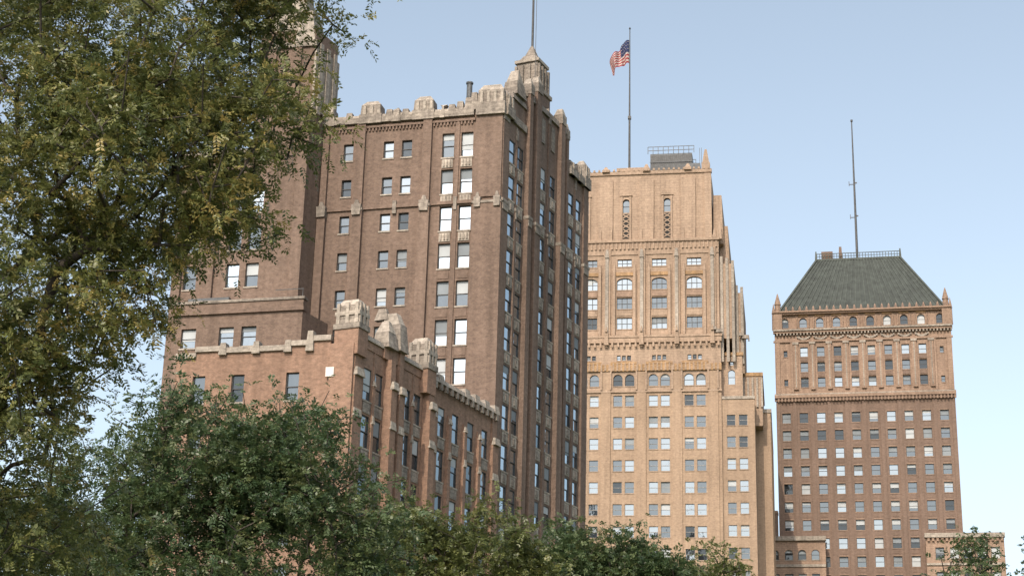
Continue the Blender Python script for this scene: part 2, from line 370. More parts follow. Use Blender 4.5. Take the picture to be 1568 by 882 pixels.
B.box(AX, 7.5, 12.5, -4, -1, 60.2, 61.0, 'grey_metal', part='roof_plant')
B.done()

# ================================================================== 2. lower wing
B = Bld('low_brick_wing')
WL = Frame(-14.57, 151.5, -75.8, False)
W = Frame(-14.57, 151.5, 25.0, True)
wr = [43.2 - 4.55 * k for k in range(9)]
WLEN = 18.0
B.facade(WL, 0, 0, WLEN, 0, 45.6, 'wing_brick', [(u, 42.6 - 4.55 * k, 1.3, 2.7) for k in range(9) for u in (6.0, 11.5, 15.5)], pb=.4, bright=.3)
def L_(B, F, a, b, z, h=.55, d=.25):
    B.box(F, a, b, -.7, d, z, z + h, 'pale_stone', tw=.1, part='stone_coping')
for (a, b, z) in ((2.4, 4.4, 46.9), (4.4, 6.4, 46.5), (6.4, 13, 46.1), (13, 16, 46.3), (16, WLEN, 45.7)):
    B.box(WL, a, b, -.45, 0.01, 45.6, z, 'wing_brick', part='walls'); L_(B, WL, a - .05, b + .05, z)
for u in (4.4, 6.6, 9.8, 13.2): B.box(WL, u - .4, u + .4, -.7, .35, 45.9, 47.9 if u < 6 else 47.1, 'pale_stone', tu=.14, tw=.1, part='stone_coping')
B.box(WL, 0, 2.3, .01, .3, 0, 46.5, 'wing_brick', part='walls')
B.box(WL, 1.8, 2.6, .3, .4, 43.3, 44.2, 'white_paint', part='wall_sign')
cols = (2.7, 4.9, 10.6, 12.8, 18.2, 21.4, 25.0, 28.5)
B.facade(W, 0, 0, 31.4, 0, 46.6, 'wing_brick', [(u, z, 1.5, 3.1) for z in wr for u in cols], depth=.2, pb=.35, bright=.5)
for (a, b, pr, t) in ((0.0, 1.5, .2, 47.8), (5.9, 7.0, .9, 46.5), (7.9, 9.0, .7, 48), (14.0, 15.2, .9, 47.8), (15.9, 16.6, .35, 44.2), (19.4, 20.0, .35, 44.2), (23.0, 23.6, .35, 44.2), (26.5, 27.1, .35, 44.2), (29.9, 31.3, .4, 46.6), (3.6, 4.0, .18, 47), (11.5, 11.9, .18, 47)):
    B.box(W, a, b, 0, pr, 0, 43.5, 'wing_brick', part='piers')
    B.box(W, a + .1, b - .1, 0, max(.08, pr - .2), 43.5, t, 'wing_brick', part='piers')
    big_ = b - a > 1
    B.box(W, a - .03, b + .03, pr - .2, pr + (.28 if big_ else .12), 43.5 if big_ else 43.3, 44.3 if big_ else 43.9, 'pale_stone', tu=.14, tw=.12, part='stone_caps')
    B.box(W, a - .02, b + .02, pr - .1, pr + .14, 39.6, 40.4, 'pale_stone', tu=.1, tw=.08, part='stone_caps')
for u in cols:
    for z in wr[:-1]:
        zz = z - 2.28
        B.box(W, u - .72, u + .72, 0, .08, zz - .5, zz + .5, 'grey_stone', part='spandrels')
B.box(W, 15.3, 31.4, -.5, .25, 46.6, 47.0, 'wing_brick', part='walls')
k = 15.4
while k < 31:
    h = .5 if int(k * 1.1) % 3 else .95
    B.box(W, k, k + 1.2, -.9, .5, 47.0, 47.0 + h, 'pale_stone', tu=.06, tw=.15, part='stone_coping')
    B.box(W, k + .35, k + .8, .25, .5, 46.3, 47.0, 'grey_stone', part='stone_coping'); k += 1.22
B.box(W, 1.5, 15.3, -.6, .1, 46.6, 47.4, 'wing_brick', part='walls')
B.box(W, 1.5, 15.3, -.8, .3, 47.4, 47.9, 'pale_stone', tw=.12, part='stone_coping')
def turret(a, b, w0, w1, z0, z1):
    h = z1 - z0
    B.box(W, a, b, w0, w1, z0 - 2.5, z0, 'wing_brick', part='walls')
    B.box(W, a - .12, b + .12, w0 - .12, w1 + .12, z0, z0 + h * .18, 'grey_stone', part='stone_turrets')
    B.box(W, a + .05, b - .05, w0 + .05, w1 - .05, z0 + h * .18, z0 + h * .78, 'grey_stone', tu=.08, tw=.08, part='stone_turrets')
    B.box(W, a - .05, b + .05, w0 - .05, w1 + .05, z0 + h * .45, z0 + h * .58, 'pale_stone', part='stone_turrets')
    B.box(W, a + .1, b - .1, w0 + .1, w1 - .1, z0 + h * .78, z1, 'pale_stone', tu=.4, tw=.4, part='stone_turrets')
    n = 3
    for i in range(n):
        uu = a + .25 + (b - a - .5) * i / (n - 1); ww = w0 + .3 + (w1 - w0 - .6) * i / (n - 1)
        B.box(W, uu - .16, uu + .16, w1 - .15, w1 + .06, z0 + h * .18, z0 + h * .85, 'pale_stone', tu=.05, part='stone_turrets')
        B.box(W, a - .06, a + .15, ww - .2, ww + .2, z0 + h * .18, z0 + h * .85, 'pale_stone', tw=.05, part='stone_turrets')
turret(-.15, 1.7, -2.2, .4, 48.0, 51.0)
turret(13.3, 15.2, -1.6, .8, 47.6, 51.0)
B.box(W, 5.2, 9.2, -1.2, .3, 46.5, 48.2, 'wing_brick', part='walls')
B.box(W, 5.1, 7.0, -1.1, .8, 47.6, 49.2, 'grey_stone', tu=.2, tw=.25, part='stone_turrets')
B.box(W, 5.4, 6.8, -.9, .6, 49.2, 50.4, 'pale_stone', tu=.45, tw=.4, part='stone_turrets')
B.box(W, 7.3, 9.0, -1.3, .9, 47.8, 50.6, 'grey_stone', tu=.2, tw=.3, part='stone_turrets')
B.box(W, 7.5, 8.8, -1.5, .5, 50.6, 51.8, 'pale_stone', tu=.2, tw=.5, part='stone_turrets')
B.box(W, 7.5, 8.2, -2.4, -.8, 51.2, 52.4, 'grey_stone', tu=.15, tw=.4, part='stone_turrets')
p0 = WL.p(WLEN, 0, 0); p1 = (p0[0] + 31 * BR.d[0], p0[1] + 31 * BR.d[1], 0)
B.face('wing_brick', [p0, p1, up(p1, 45.6), up(p0, 45.6)], 'walls')
B.face('roof_felt', [WL.p(0, 0, 46.0), WL.p(WLEN, 0, 45.55), up(p1, 45.55), W.p(31.4, 0, 46.0)], 'roof')
B.done()

# ================================================================== 3. buff skyscraper
B = Bld('buff_stone_skyscraper')
MF = Frame(44.21, 341.0, -80.5, False)
cols5 = (5.3, 12.8, 20.3, 27.8, 35.3)
pairs = []
for c_ in cols5: pairs += [c_ - 1.25, c_ + 1.25]
rowsM = [92.5 - 4.63 * k for k in range(19)]
wins = [(u, z, 1.9, 2.35) for z in rowsM for u in pairs]
B.facade(MF, 0, -.2, 40.8, 0, 94.8, 'buff_brick', wins, depth=.4, pb=.25, bright=.45, sill='buff_stone', frame='light_frame')
B.facade(MF, 0, -.2, 40.8, 94.8, 106.3, 'buff_stone', [(u, 97.0, 2.0, 2.6, 1) for u in pairs] + [(c_ + k, 101.9, .8, 1.1) for c_ in cols5 for k in (-1.1, 0, 1.1)], depth=.45, pb=.3, bright=.3, sill='buff_stone')
for c_ in [1.5] + [x + 3.75 for x in cols5]:
    B.box(MF, c_ - 1.0, c_ + 1.0, 0, .25, 0, 98.8, 'buff_brick', part='piers')
    for sgn in (-1, 1):
        B.box(MF, c_ + sgn * 1.0 - .18, c_ + sgn * 1.0 + .18, 0, .5, 94.8, 100.2, 'buff_stone', tw=.1, part='stone_trim')
B.box(MF, -.3, 40.9, 0, .3, 94.3, 94.8, 'buff_stone', part='stone_trim')
B.box(MF, -.3, 40.9, 0, .4, 98.9, 100.4, 'terracotta', part='stone_trim')
for u in frange(0.2, 40.5, .85): B.box(MF, u, u + .4, .4, .52, 99.0, 100.7, 'buff_stone', tu=.08, part='stone_trim')
for c_ in cols5:
    B.box(MF, c_ - 2.8, c_ + 2.8, .0, .3, 100.5, 101.0, 'terracotta', part='stone_trim')
B.box(MF, -.4, 41, -.6, .4, 105.2, 106.3, 'buff_stone', part='stone_trim')
B.box(MF, -.5, 41.1, -.6, .55, 106.3, 106.8, 'buff_stone', part='stone_trim')
for u in frange(0, 40.5, 1.25): B.box(MF, u, u + .5, .4, .6, 104.2, 105.6, 'buff_stone', tu=.1, part='stone_trim')
for u in frange(1.5, 40, 7.5):
    B.box(MF, u - .5, u + .5, .4, 1.0, 104.6, 107.4, 'buff_stone', tu=.15, part='stone_trim')
    B.box(MF, u - .25, u + .25, .7, 1.3, 107.4, 108.6, 'buff_stone', tu=.15, part='stone_trim')
wins = []
for c_ in cols5:
    wins += [(c_, 123.5, 3.1, 1.7, 0, 3), (c_, 118.7, 3.3, 2.7, .55, 3), (c_, 114.3, 3.3, 2.6, 0, 3), (c_, 109.8, 3.3, 2.6, 0, 3)]
B.facade(MF, -.6, 0, 40.6, 106.3, 128.2, 'buff_stone', wins, depth=.5, pb=.25, bright=.45, sill='buff_stone')
for c_ in cols5:
    for sg in (-1, 1):
        B.box(MF, c_ + sg * 2.2 - .28, c_ + sg * 2.2 + .28, -.6, .05, 107, 121.6, 'buff_stone', part='stone_trim')
        B.box(MF, c_ + sg * 2.2 - .28, c_ + sg * 2.2 + .28, -.6, .05, 121.6, 123.2, 'buff_stone', tu=.2, tw=.2, part='stone_trim')
    B.box(MF, c_ - 1.9, c_ + 1.9, -.6, -.35, 120.5, 121.3, 'terracotta', part='stone_trim')
    B.box(MF, c_ - 1.65, c_ + 1.65, -.6, -.45, 115.8, 117.0, 'tan_stone', part='stone_trim'); B.box(MF, c_ - 1.65, c_ + 1.65, -.6, -.45, 111.4, 112.6, 'buff_stone', part='stone_trim')
for c_ in [1.4] + [x + 3.75 for x in cols5]:
    B.box(MF, c_ - .75, c_ + .75, -.6, -.2, 107, 126.5, 'buff_stone', part='stone_trim')
    B.box(MF, c_ - .35, c_ + .35, -.2, .15, 107, 124.5, 'pale_stone', tw=.0, part='stone_trim')
    B.box(MF, c_ - .45, c_ + .45, -.3, .35, 124.5, 126.4, 'pale_stone', tu=.2, tw=.2, part='stone_trim')
for u in frange(0.3, 40.2, .9): B.box(MF, u, u + .4, -.6, -.3, 126.6, 128.0, 'buff_stone', tu=.06, part='stone_trim')
B.box(MF, -.2, 40.8, -1.6, -.25, 128.2, 128.8, 'buff_stone', part='stone_trim')
B.box(MF, 0, 40.6, -.6, -.42, 125.3, 125.7, 'buff_stone', part='stone_trim')
# crown
B.facade(MF, -1.5, 1.5, 38.7, 128.2, 144.6, 'buff_stone', [(u, 137.1, 1.5, 3.2, 1) for u in (11.1, 20.1, 29.1)], depth=.6, pb=0, bright=0, sill=None)
for u in (11.1, 20.1, 29.1):
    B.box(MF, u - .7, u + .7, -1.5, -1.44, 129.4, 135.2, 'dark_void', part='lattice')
    for k in range(5):
        z = 129.5 + k * 1.14
        for s1 in (-1, 1):
            pts = [(u - .7 * s1, z), (u - .7 * s1, z + .3), (u + .7 * s1, z + 1.14), (u + .7 * s1, z + .84)]
            B.face('buff_stone', [MF.p(a, -1.38 + .01 * s1, b) for a, b in pts], 'lattice')
    for sg in (-1, 1):
        B.box(MF, u + sg * .95 - .2, u + sg * .95 + .2, -1.5, -1.15, 129, 139.2, 'buff_stone', part='stone_trim')
    B.box(MF, u - 1.4, u + 1.4, -1.5, -1.2, 139.4, 140.2, 'buff_stone', tu=.3, part='stone_trim')
for u in (6.5, 15.6, 24.6, 33.7):
    B.box(MF, u - 1.6, u + 1.6, -1.5, -1.1, 128.8, 143.2, 'buff_stone', part='stone_trim')
    B.box(MF, u - 1.5, u - .9, -1.1, -.8, 128.8, 131.5, 'buff_stone', tw=.1, part='stone_trim'); B.box(MF, u + .9, u + 1.5, -1.1, -.8, 128.8, 131.5, 'buff_stone', tw=.1, part='stone_trim')
B.box(MF, 1.4, 2.9, -1.5, -.9, 128.8, 144.0, 'buff_stone', part='stone_trim')
B.box(MF, 1.3, 38.9, -2.2, -1.2, 144.4, 145.2, 'buff_stone', part='stone_trim')
for u in frange(1.6, 38, 1.1): B.box(MF, u, u + .55, -1.9, -1.1, 145.2, 145.7, 'buff_stone', tu=.1, part='stone_trim')
for (u, w_, z0, z1, r_) in ((2.6, -2.4, 145, 150.2, .9), (37.4, -2.4, 145, 150.2, .9), (-.2, -1.2, 128.5, 133.0, .5), (.9, -1.0, 128.5, 131.0, .4), (-1.6, -3.5, 123, 126.5, .4), (6.5, -1.5, 145, 146.6, .8), (24.6, -1.5, 145, 146.4, .8), (15.6, -1.5, 145, 146.8, .8)):
    B.box(MF, u - r_, u + r_, w_ - r_, w_ + r_, z0, z0 + (z1 - z0) * .35, 'buff_stone', part='pinnacles')
    B.box(MF, u - r_ * .85, u + r_ * .85, w_ - r_ * .85, w_ + r_ * .85, z0 + (z1 - z0) * .35, z1, 'buff_stone', tu=r_ * .6, tw=r_ * .6, part='pinnacles')
B.box(MF, -.2, 40.8, -34, -.5, 0, 106.2, 'buff_brick', part='walls')
B.box(MF, 0.0, 40.6, -33, -1.12, 106.2, 128.2, 'buff_stone', part='walls')
B.box(MF, 1.5, 38.7, -31, -2.12, 128.2, 144.6, 'buff_stone', part='walls')
B.box(MF, -1.0, 1.4, -29, -3.0, 128.2, 139.5, 'buff_stone', tu=.3, part='walls'); B.box(MF, -2.2, 0.0, -27, -5.0, 123, 133.0, 'buff_stone', tu=.3, part='walls')
B.box(MF, -3.2, 0, -28, -1.4, 106.2, 123, 'buff_stone', part='walls')
B.box(MF, -5.0, -3.2, -26, -3.4, 99, 117, 'buff_stone', part='walls')
for (u, w_, t) in ((-.5, -1.3, 124.6), (-1.7, -1.3, 124.2), (-2.9, -1.3, 123.6), (-3.6, -3.3, 118.6), (-4.7, -3.3, 118.2)):
    B.box(MF, u - .3, u + .3, w_ - .1, w_ + .35, 101, t, 'pale_stone', tw=.1, part='stone_trim')
B.facade(MF, -.5, -7.0, -.2, 0, 92.7, 'buff_brick', [(u, z - 4.3, 1.75, 2.3) for z in rowsM for u in (-2.1, -4.6)], depth=.4, pb=.25, bright=.3, sill='buff_stone', frame='light_frame')
B.box(MF, -7.0, -.2, -30, -1.0, 0, 92.6, 'buff_brick', part='walls')
B.box(MF, -7.1, -.2, -1.6, -.3, 92.7, 93.3, 'pale_stone', part='stone_trim')
B.facade(MF, -2.5, -4.6, -.2, 92.6, 102.7, 'buff_stone', [(-2.3, 98, 1.5, 3.2, 1), (-2.3, 101, 1, .8)], depth=.4, sill=None)
B.box(MF, -4.6, -.2, -28, -3.0, 92.6, 102.6, 'buff_stone', part='walls'); B.box(MF, -4.8, -.2, -3, -2.3, 102.7, 103.4, 'terracotta', part='stone_trim')
B.box(MF, -8.6, -4.6, -30, -5.0, 88, 98.8, 'buff_stone', part='walls'); B.box(MF, -8.8, -4.5, -30.2, -4.8, 98.8, 99.6, 'terracotta', part='stone_trim')
for k in range(5): B.box(MF, -8.7 + k * .95, -8.3 + k * .95, -5.0, -4.6, 92, 98.4, 'pale_stone', tw=.1, part='stone_trim')
B.box(MF, -10.2, -7.0, -48, -9.0, 0, 91.8, 'buff_brick', part='walls'); B.box(MF, -10.4, -7.0, -48.2, -8.8, 91.8, 92.6, 'pale_stone', part='stone_trim')
for k in range(7): B.box(MF, -10.2 - .2, -10.2, -12 - k * 5.2 - .8, -12 - k * 5.2, 0, 91, 'buff_brick', part='piers')
for (u, w_, z) in ((.2, .4, 106.8), (-5.2, -2.6, 106.2)):
    B.box(MF, u - 1.0, u + .6, w_ - .3, w_ + .4, z + .2, z + 1.0, 'grey_stone', tu=.1, tw=.1, part='ledge_beasts')
    B.box(MF, u + .4, u + 1.2, w_ - .2, w_ + .5, z + .8, z + 1.5, 'grey_stone', tu=.1, tw=.1, part='ledge_beasts')
    B.box(MF, u - 1.0, u - .7, w_ - .2, w_ + .3, z - .3, z + .3, 'grey_stone', part='ledge_beasts')
B.box(MF, 5.9, 15.3, -16, -8, 144.6, 152.0, 'grey_metal', part='roof_plant')
for u in frange(6.1, 15.1, .45): B.box(MF, u, u + .18, -8, -7.85, 146, 151.6, 'pole_metal', part='roof_plant')
for z in (147.5, 149.8): B.box(MF, 5.8, 15.4, -7.84, -7.78, z, z + .2, 'grey_metal', part='roof_plant')
for z in (152.7, 153.6): B.box(MF, 5.4, 15.8, -7.9, -7.8, z, z + .12, 'grey_metal', part='railing'); B.box(MF, 5.4, 15.8, -16, -15.9, z, z + .12, 'grey_metal', part='railing')
for u in frange(5.4, 15.8, 1.15): B.box(MF, u, u + .13, -7.92, -7.78, 152.0, 153.7, 'grey_metal', part='railing'); B.box(MF, u, u + .13, -16, -15.9, 152.0, 153.7, 'grey_metal', part='railing')
for u in (4.2, 3.8): B.box(MF, u, u + .09, -9, -8.9, 145, 153.5, 'pole_metal', part='railing')
B.box(MF, 4.0, 6.5, -12, -6, 144.6, 148.6, 'grey_metal', part='roof_plant')
B.box(MF, 1.5, 38.7, -31, -2, 144.6, 144.7, 'roof_felt', part='roof')
B.box(MF, 16.5, 22.5, -8, -4, 144.6, 147.2, 'buff_stone', part='walls')
B.done()

# flagpole with flag
B = Bld('flagpole')
c = MF.p(19.8, -5.5, 0)
B.cyl(c, .26, .22, 147.2, 160, 'pole_metal', 8, part='pole'); B.cyl(c, .2, .1, 160, 182.2, 'pole_metal', 8, part='pole')
B.box(MF, 19.45, 20.15, -5.85, -5.15, 159.7, 160.4, 'pole_metal', part='pole')
B.cyl(c, .05, .25, 182.2, 182.5, 'pole_metal', 8, part='pole'); B.cyl(c, .25, .04, 182.5, 182.9, 'pole_metal', 8, part='pole')
plain('flag_red', (0.26, 0.03, 0.035), .8, 0, .1); plain('flag_white', (0.42, 0.36, 0.34), .8, 0, .05); plain('flag_blue', (0.02, 0.03, 0.09), .8, 0, .1)
nu, nv = 26, 13
def fp(i, j):
    s = i / nu; t = j / nv
    hz = 5.9
    u = 19.95 + 4.4 * (s ** .85) - .35 * t * s + .3 * math.sin(s * 9 + t * 2) * s
    z = 179.6 - hz * t * (1 - .42 * s) - 5.2 * s ** 1.25 + .25 * math.sin(s * 11 + t) * s
    w = -5.5 + .9 * math.sin(s * 10 + t * 2.2) * s ** .6 + .3 * math.sin(s * 21)
    return MF.p(u, w, z)
for i in range(nu):
    for j in range(nv):
        mt = 'flag_blue' if (i < nu * .4 and j < 7) else ('flag_red' if j % 2 == 0 else 'flag_white')
        B.face(mt, [fp(i, j), fp(i + 1, j), fp(i + 1, j + 1), fp(i, j + 1)], 'flag')
for i in range(1, 10, 2):
    for j in range(1, 7, 2):
        a = Vector(fp(i, j)); nn = Vector((MF.n[0], MF.n[1], 0)) * .05
        B.face('flag_white', [tuple(a + nn + Vector((dx * MF.d[0], dx * MF.d[1], dz))) for dx, dz in ((-.1, 0), (0, .1), (.1, 0), (0, -.1))], 'flag')
B.done()

# ================================================================== 4. hip-roofed skyscraper
B = Bld('hip_roofed_skyscraper')
RF = Frame(104.3, 381.0, -78.0, False)
rowsR = [101.1 - 4.27 * k for k in range(23)]
cR = [2.6 + 4.05 * k for k in range(10)]
c8 = [6.8 + 3.96 * k for k in range(8)]
B.facade(RF, 0, 0, 41.4, 0, 106.2, 'umber_brick', [(u, z, 2.0, 2.45) for u in cR for z in rowsR], depth=.4, pb=.7, bright=.2, sill='tan_stone')
B.facade(RF, 0, 0, 41.4, 106.2, 127, 'tan_stone', [(u, z, 1.8, 2.4) for u in c8 for z in (117.4, 113.6, 109.8)] + [(u, 124.7, 1.8, 2.5, 1) for u in [2.4] + c8 + [38.9]] + [(u, 109.8, .9, 1.6) for u in (2.4, 38.9)] + [(u, 117, .9, 1.6) for u in (2.4, 38.9)], depth=.6, pb=.5, bright=.15, sill='tan_stone')
for k in range(11):
    u = .6 + 4.05 * k if 0 < k < 10 else (0.45 if k == 0 else 40.95)
    B.box(RF, u - .45, u + .45, 0, .3, 0, 104.9, 'umber_brick', part='piers')
for z in rowsR: 
    for u in cR: B.box(RF, u - .85, u + .85, 0, .05, z - 2.45, z - 1.6, 'umber_brick', part='spandrels'); B.box(RF, u - .95, u + .95, 0, .12, z + 1.24, z + 1.45, 'tan_stone', part='sills')
for k in range(9):
    u = 4.82 + 3.96 * k
    B.box(RF, u - .55, u + .55, 0, .45, 108, 119.2, 'tan_stone', part='pilasters'); B.box(RF, u - .7, u + .7, 0, .6, 119.2, 119.75, 'pale_stone', tu=-.05, part='pilasters')
    B.box(RF, u - .12, u + .12, .45, .55, 108.5, 119, 'pale_stone', part='pilasters')
for u in c8:
    for z in (115.5, 111.7): B.box(RF, u - .85, u + .85, 0, .12, z - .5, z + .45, 'umber_brick', part='spandrels')
    for i in range(8):
        a = u - 1.6 + i * .4; zz = 121.2 - .7 * math.sin(math.pi * (i + .5) / 8)
        B.box(RF, a, a + .4, 0, .37, zz - .2, zz + .25, 'pale_stone', part='swags')
    B.box(RF, u - 1.15, u + 1.15, 0, .2, 126.2, 126.65, 'terracotta', part='arcade')
    B.cyl(RF.p(u - 1.4, .35, 0), .2, .2, 123.2, 126, 'tan_stone', 8, part='arcade'); B.cyl(RF.p(u + 1.4, .35, 0), .2, .2, 123.2, 126, 'tan_stone', 8, part='arcade')
for (a, b) in ((0, 1.2), (3.7, 4.2), (37.1, 37.7), (40.2, 41.4)):
    B.box(RF, a, b, 0, .4, 107.1, 119.7, 'tan_stone', part='pilasters')
for (z0, z1, pr, mt) in ((105.2, 105.9, .5, 'umber_brick'), (105.9, 106.6, .9, 'tan_stone'), (106.6, 107.0, .5, 'pale_stone'), (119.8, 120.3, .35, 'tan_stone'), (122.0, 122.5, .8, 'tan_stone'), (122.5, 122.9, 1.1, 'pale_stone'), (126.7, 127.1, .8, 'tan_stone'), (127.1, 127.5, 1.2, 'tan_stone')):
    B.box(RF, -.3, 41.7, 0, pr, z0, z1, mt, part='cornices')
for u in frange(-.2, 41.2, .8): B.box(RF, u, u + .35, 0, .75, 121.5, 121.99, 'pale_stone', part='cornices'); B.box(RF, u, u + .35, .51, .85, 104.95, 105.8, 'tan_stone', part='cornices')
for u in frange(1.2, 40, 1.62):
    B.box(RF, u - .35, u + .35, -.1, .9, 127.5, 128.3, 'umber_brick', tu=.12, tw=.2, part='antefixes'); B.box(RF, u - .2, u + .2, .1, .7, 128.3, 128.8, 'tan_stone', tu=.15, tw=.2, part='antefixes')
B.box(RF, 0, 41.4, -36, -.65, 0, 127, 'umber_brick', part='walls')
b0, b1_, t0, t1_ = 1.2, 40.2, 10.6, 31.1
bq = [RF.p(b0, .3, 127.5), RF.p(b1_, .3, 127.5), RF.p(b1_, -34, 127.5), RF.p(b0, -34, 127.5)]
tq = [RF.p(t0, -9.2, 143.6), RF.p(t1_, -9.2, 143.6), RF.p(t1_, -25, 143.6), RF.p(t0, -25, 143.6)]
for i in range(4):
    j = (i + 1) % 4; B.face('slate_metal', [bq[i], bq[j], tq[j], tq[i]], 'hip_roof')
    n = 30 if i % 2 == 0 else 26
    for k in range(n + 1):
        t = k / n
        A = Vector(bq[i]).lerp(Vector(bq[j]), t); Tt = Vector(tq[i]).lerp(Vector(tq[j]), t)
        ax = (Vector(bq[j]) - Vector(bq[i])).normalized(); nn = ax.cross(Tt - A).normalized()
        if nn.z < 0: nn = -nn
        h = .16 if 0 < k < n else .3; wd = .09 if 0 < k < n else .22
        p = [A - ax * wd, A + ax * wd, Tt + ax * wd, Tt - ax * wd]; r_ = [v + nn * h for v in p]
        B.face('seam_metal', r_, 'roof_seams')
        for m_ in range(4): B.face('seam_metal', [p[m_], p[(m_ + 1) % 4], r_[(m_ + 1) % 4], r_[m_]], 'roof_seams')
B.face('slate_metal', tq, 'hip_roof')
B.box(RF, t0 - .2, t1_ + .2, -9.5, -9.0, 143.5, 144.0, 'seam_metal', part='roof_cresting')
for u in frange(t0, t1_, .7):
    B.box(RF, u - .07, u + .07, -9.3, -9.15, 144.0, 145.3, 'seam_metal', part='roof_cresting')
B.box(RF, t0, t1_, -9.3, -9.15, 145.3, 145.45, 'seam_metal', part='roof_cresting'); B.box(RF, t0, t1_, -9.3, -9.15, 144.6, 144.7, 'seam_metal', part='roof_cresting')
for u in (t0, t1_):
    B.box(RF, u - .3, u + .3, -9.5, -8.9, 143.6, 146, 'seam_metal', tu=.15, tw=.15, part='roof_cresting')
B.box(RF, 27, 29.8, -13, -9.8, 143.6, 146.2, 'umber_brick', part='roof_plant'); B.box(RF, 24.6, 25.6, -13, -10, 143.6, 147.4, 'umber_brick', tu=.2, part='roof_plant')
for u in (.9, 40.5):
    c = RF.p(u, -.1, 0)
    B.box(RF, u - 1, u + 1, -1.1, .9, 122.9, 127.6, 'tan_stone', part='corner_pinnacles')
    B.cyl(c, .75, .7, 127.6, 129.4, 'tan_stone', 8, part='corner_pinnacles'); B.cyl(c, .85, .1, 129.4, 132.3, 'tan_stone', 8, part='corner_pinnacles')
for u in (-.1, 41.5):
    c = RF.p(u, .4, 0); B.cyl(c, .45, .4, 122.9, 127.0, 'tan_stone', 8, part='corner_pinnacles'); B.cyl(c, .5, .05, 127.0, 129.6, 'tan_stone', 8, part='corner_pinnacles')
c = RF.p(21.0, -14, 0)
B.cyl(c, .34, .26, 143.6, 163, 'pole_metal', 8, part='mast'); B.cyl(c, .26, .14, 163, 183, 'pole_metal', 8, part='mast'); B.cyl(c, .3, .3, 183, 183.5, 'pole_metal', 8, part='mast')
for z in (156.5, 165.5):
    B.box(RF, 20.7, 22.3, -14.1, -13.9, z, z + .15, 'pole_metal', part='mast'); B.box(RF, 22.2, 22.35, -14.1, -13.9, z - .3, z + .9, 'pole_metal', part='mast'); B.box(RF, 20.3, 21.0, -14.1, -13.9, z + .3, z + .6, 'pole_metal', part='mast')
B.done()

B = Bld('low_office_block')
B.facade(RF, 4, 30.9, 44.6, 0, 71.2, 'tan_stone', [(u, z, 1.8, 2.3, 1 if z > 66 else 0) for u in (33.2, 36.2, 39.2, 42.4) for z in (68, 62.5, 58, 53.5, 49, 44.5)], depth=.5, pb=.6, bright=.2, sill='pale_stone')
B.box(RF, 30.9, 44.6, .05, 3.45, 0, 71.1, 'tan_stone', part='walls')
B.box(RF, 30.7, 44.8, 3, 4.6, 71.2, 72.2, 'pale_stone', part='cornice'); B.box(RF, 30.9, 44.6, 3.9, 4.25, 65.2, 65.8, 'pale_stone', part='cornice')
B.box(RF, 41.6, 44.6, .05, 3.2, 71.1, 77.8, 'umber_brick', part='walls'); B.box(RF, 41.5, 44.8, 0.04, 3.4, 77.8, 78.4, 'tan_stone', part='cornice')
B.box(RF, 42.6, 43.8, 3.2, 3.25, 73.5, 76, 'glass_mid', part='window_glass')
B.done()
B = Bld('low_office_block')
B.facade(RF, 5, -8.5, 8.6, 0, 71.4, 'tan_stone', [(u, z, 1.9, 2.5) for u in (-6.5, -3.5, -.5, 2.4, 5.6) for z in (68, 62.5, 58, 53.5)], depth=.5, pb=.8, bright=.2, sill='pale_stone')
B.box(RF, -8.5, 8.6, .4, 4.35, 0, 71.3, 'tan_stone', part='walls')
B.box(RF, -8.7, 8.8, 4, 5.7, 71.4, 72.4, 'pale_stone', part='cornice'); B.box(RF, -8.5, 8.6, 4.9, 5.3, 65.2, 65.7, 'pale_stone', part='cornice')
for u in frange(-8.3, 8.3, 1): B.box(RF, u, u + .5, 5, 5.5, 70.6, 71.39, 'tan_stone', part='cornice')
B.done()

# ================================================================== ground
m, nt, out = new_mat('lawn'); N = nt.nodes; L = nt.links
bs = N.new('ShaderNodeBsdfPrincipled'); bs.inputs['Roughness'].default_value = .95
geo = N.new('ShaderNodeNewGeometry'); n = N.new('ShaderNodeTexNoise'); n.inputs['Scale'].default_value = .6; n.inputs['Detail'].default_value = 8
L.new(geo.outputs['Position'], n.inputs['Vector'])
r_ = N.new('ShaderNodeValToRGB'); r_.color_ramp.elements[0].color = (.035, .055, .018, 1); r_.color_ramp.elements[1].color = (.09, .11, .04, 1)
L.new(n.outputs['Fac'], r_.inputs[0]); L.new(r_.outputs[0], bs.inputs['Base Color']); L.new(bs.outputs[0], out.inputs[0])
me = bpy.data.meshes.new('ground'); me.from_pydata([(-3000, -3000, 0), (3000, -3000, 0), (3000, 3000, 0), (-3000, 3000, 0)], [], [(0, 1, 2, 3)]); me.materials.append(m)
g = bpy.data.objects.new('ground', me); link(g)

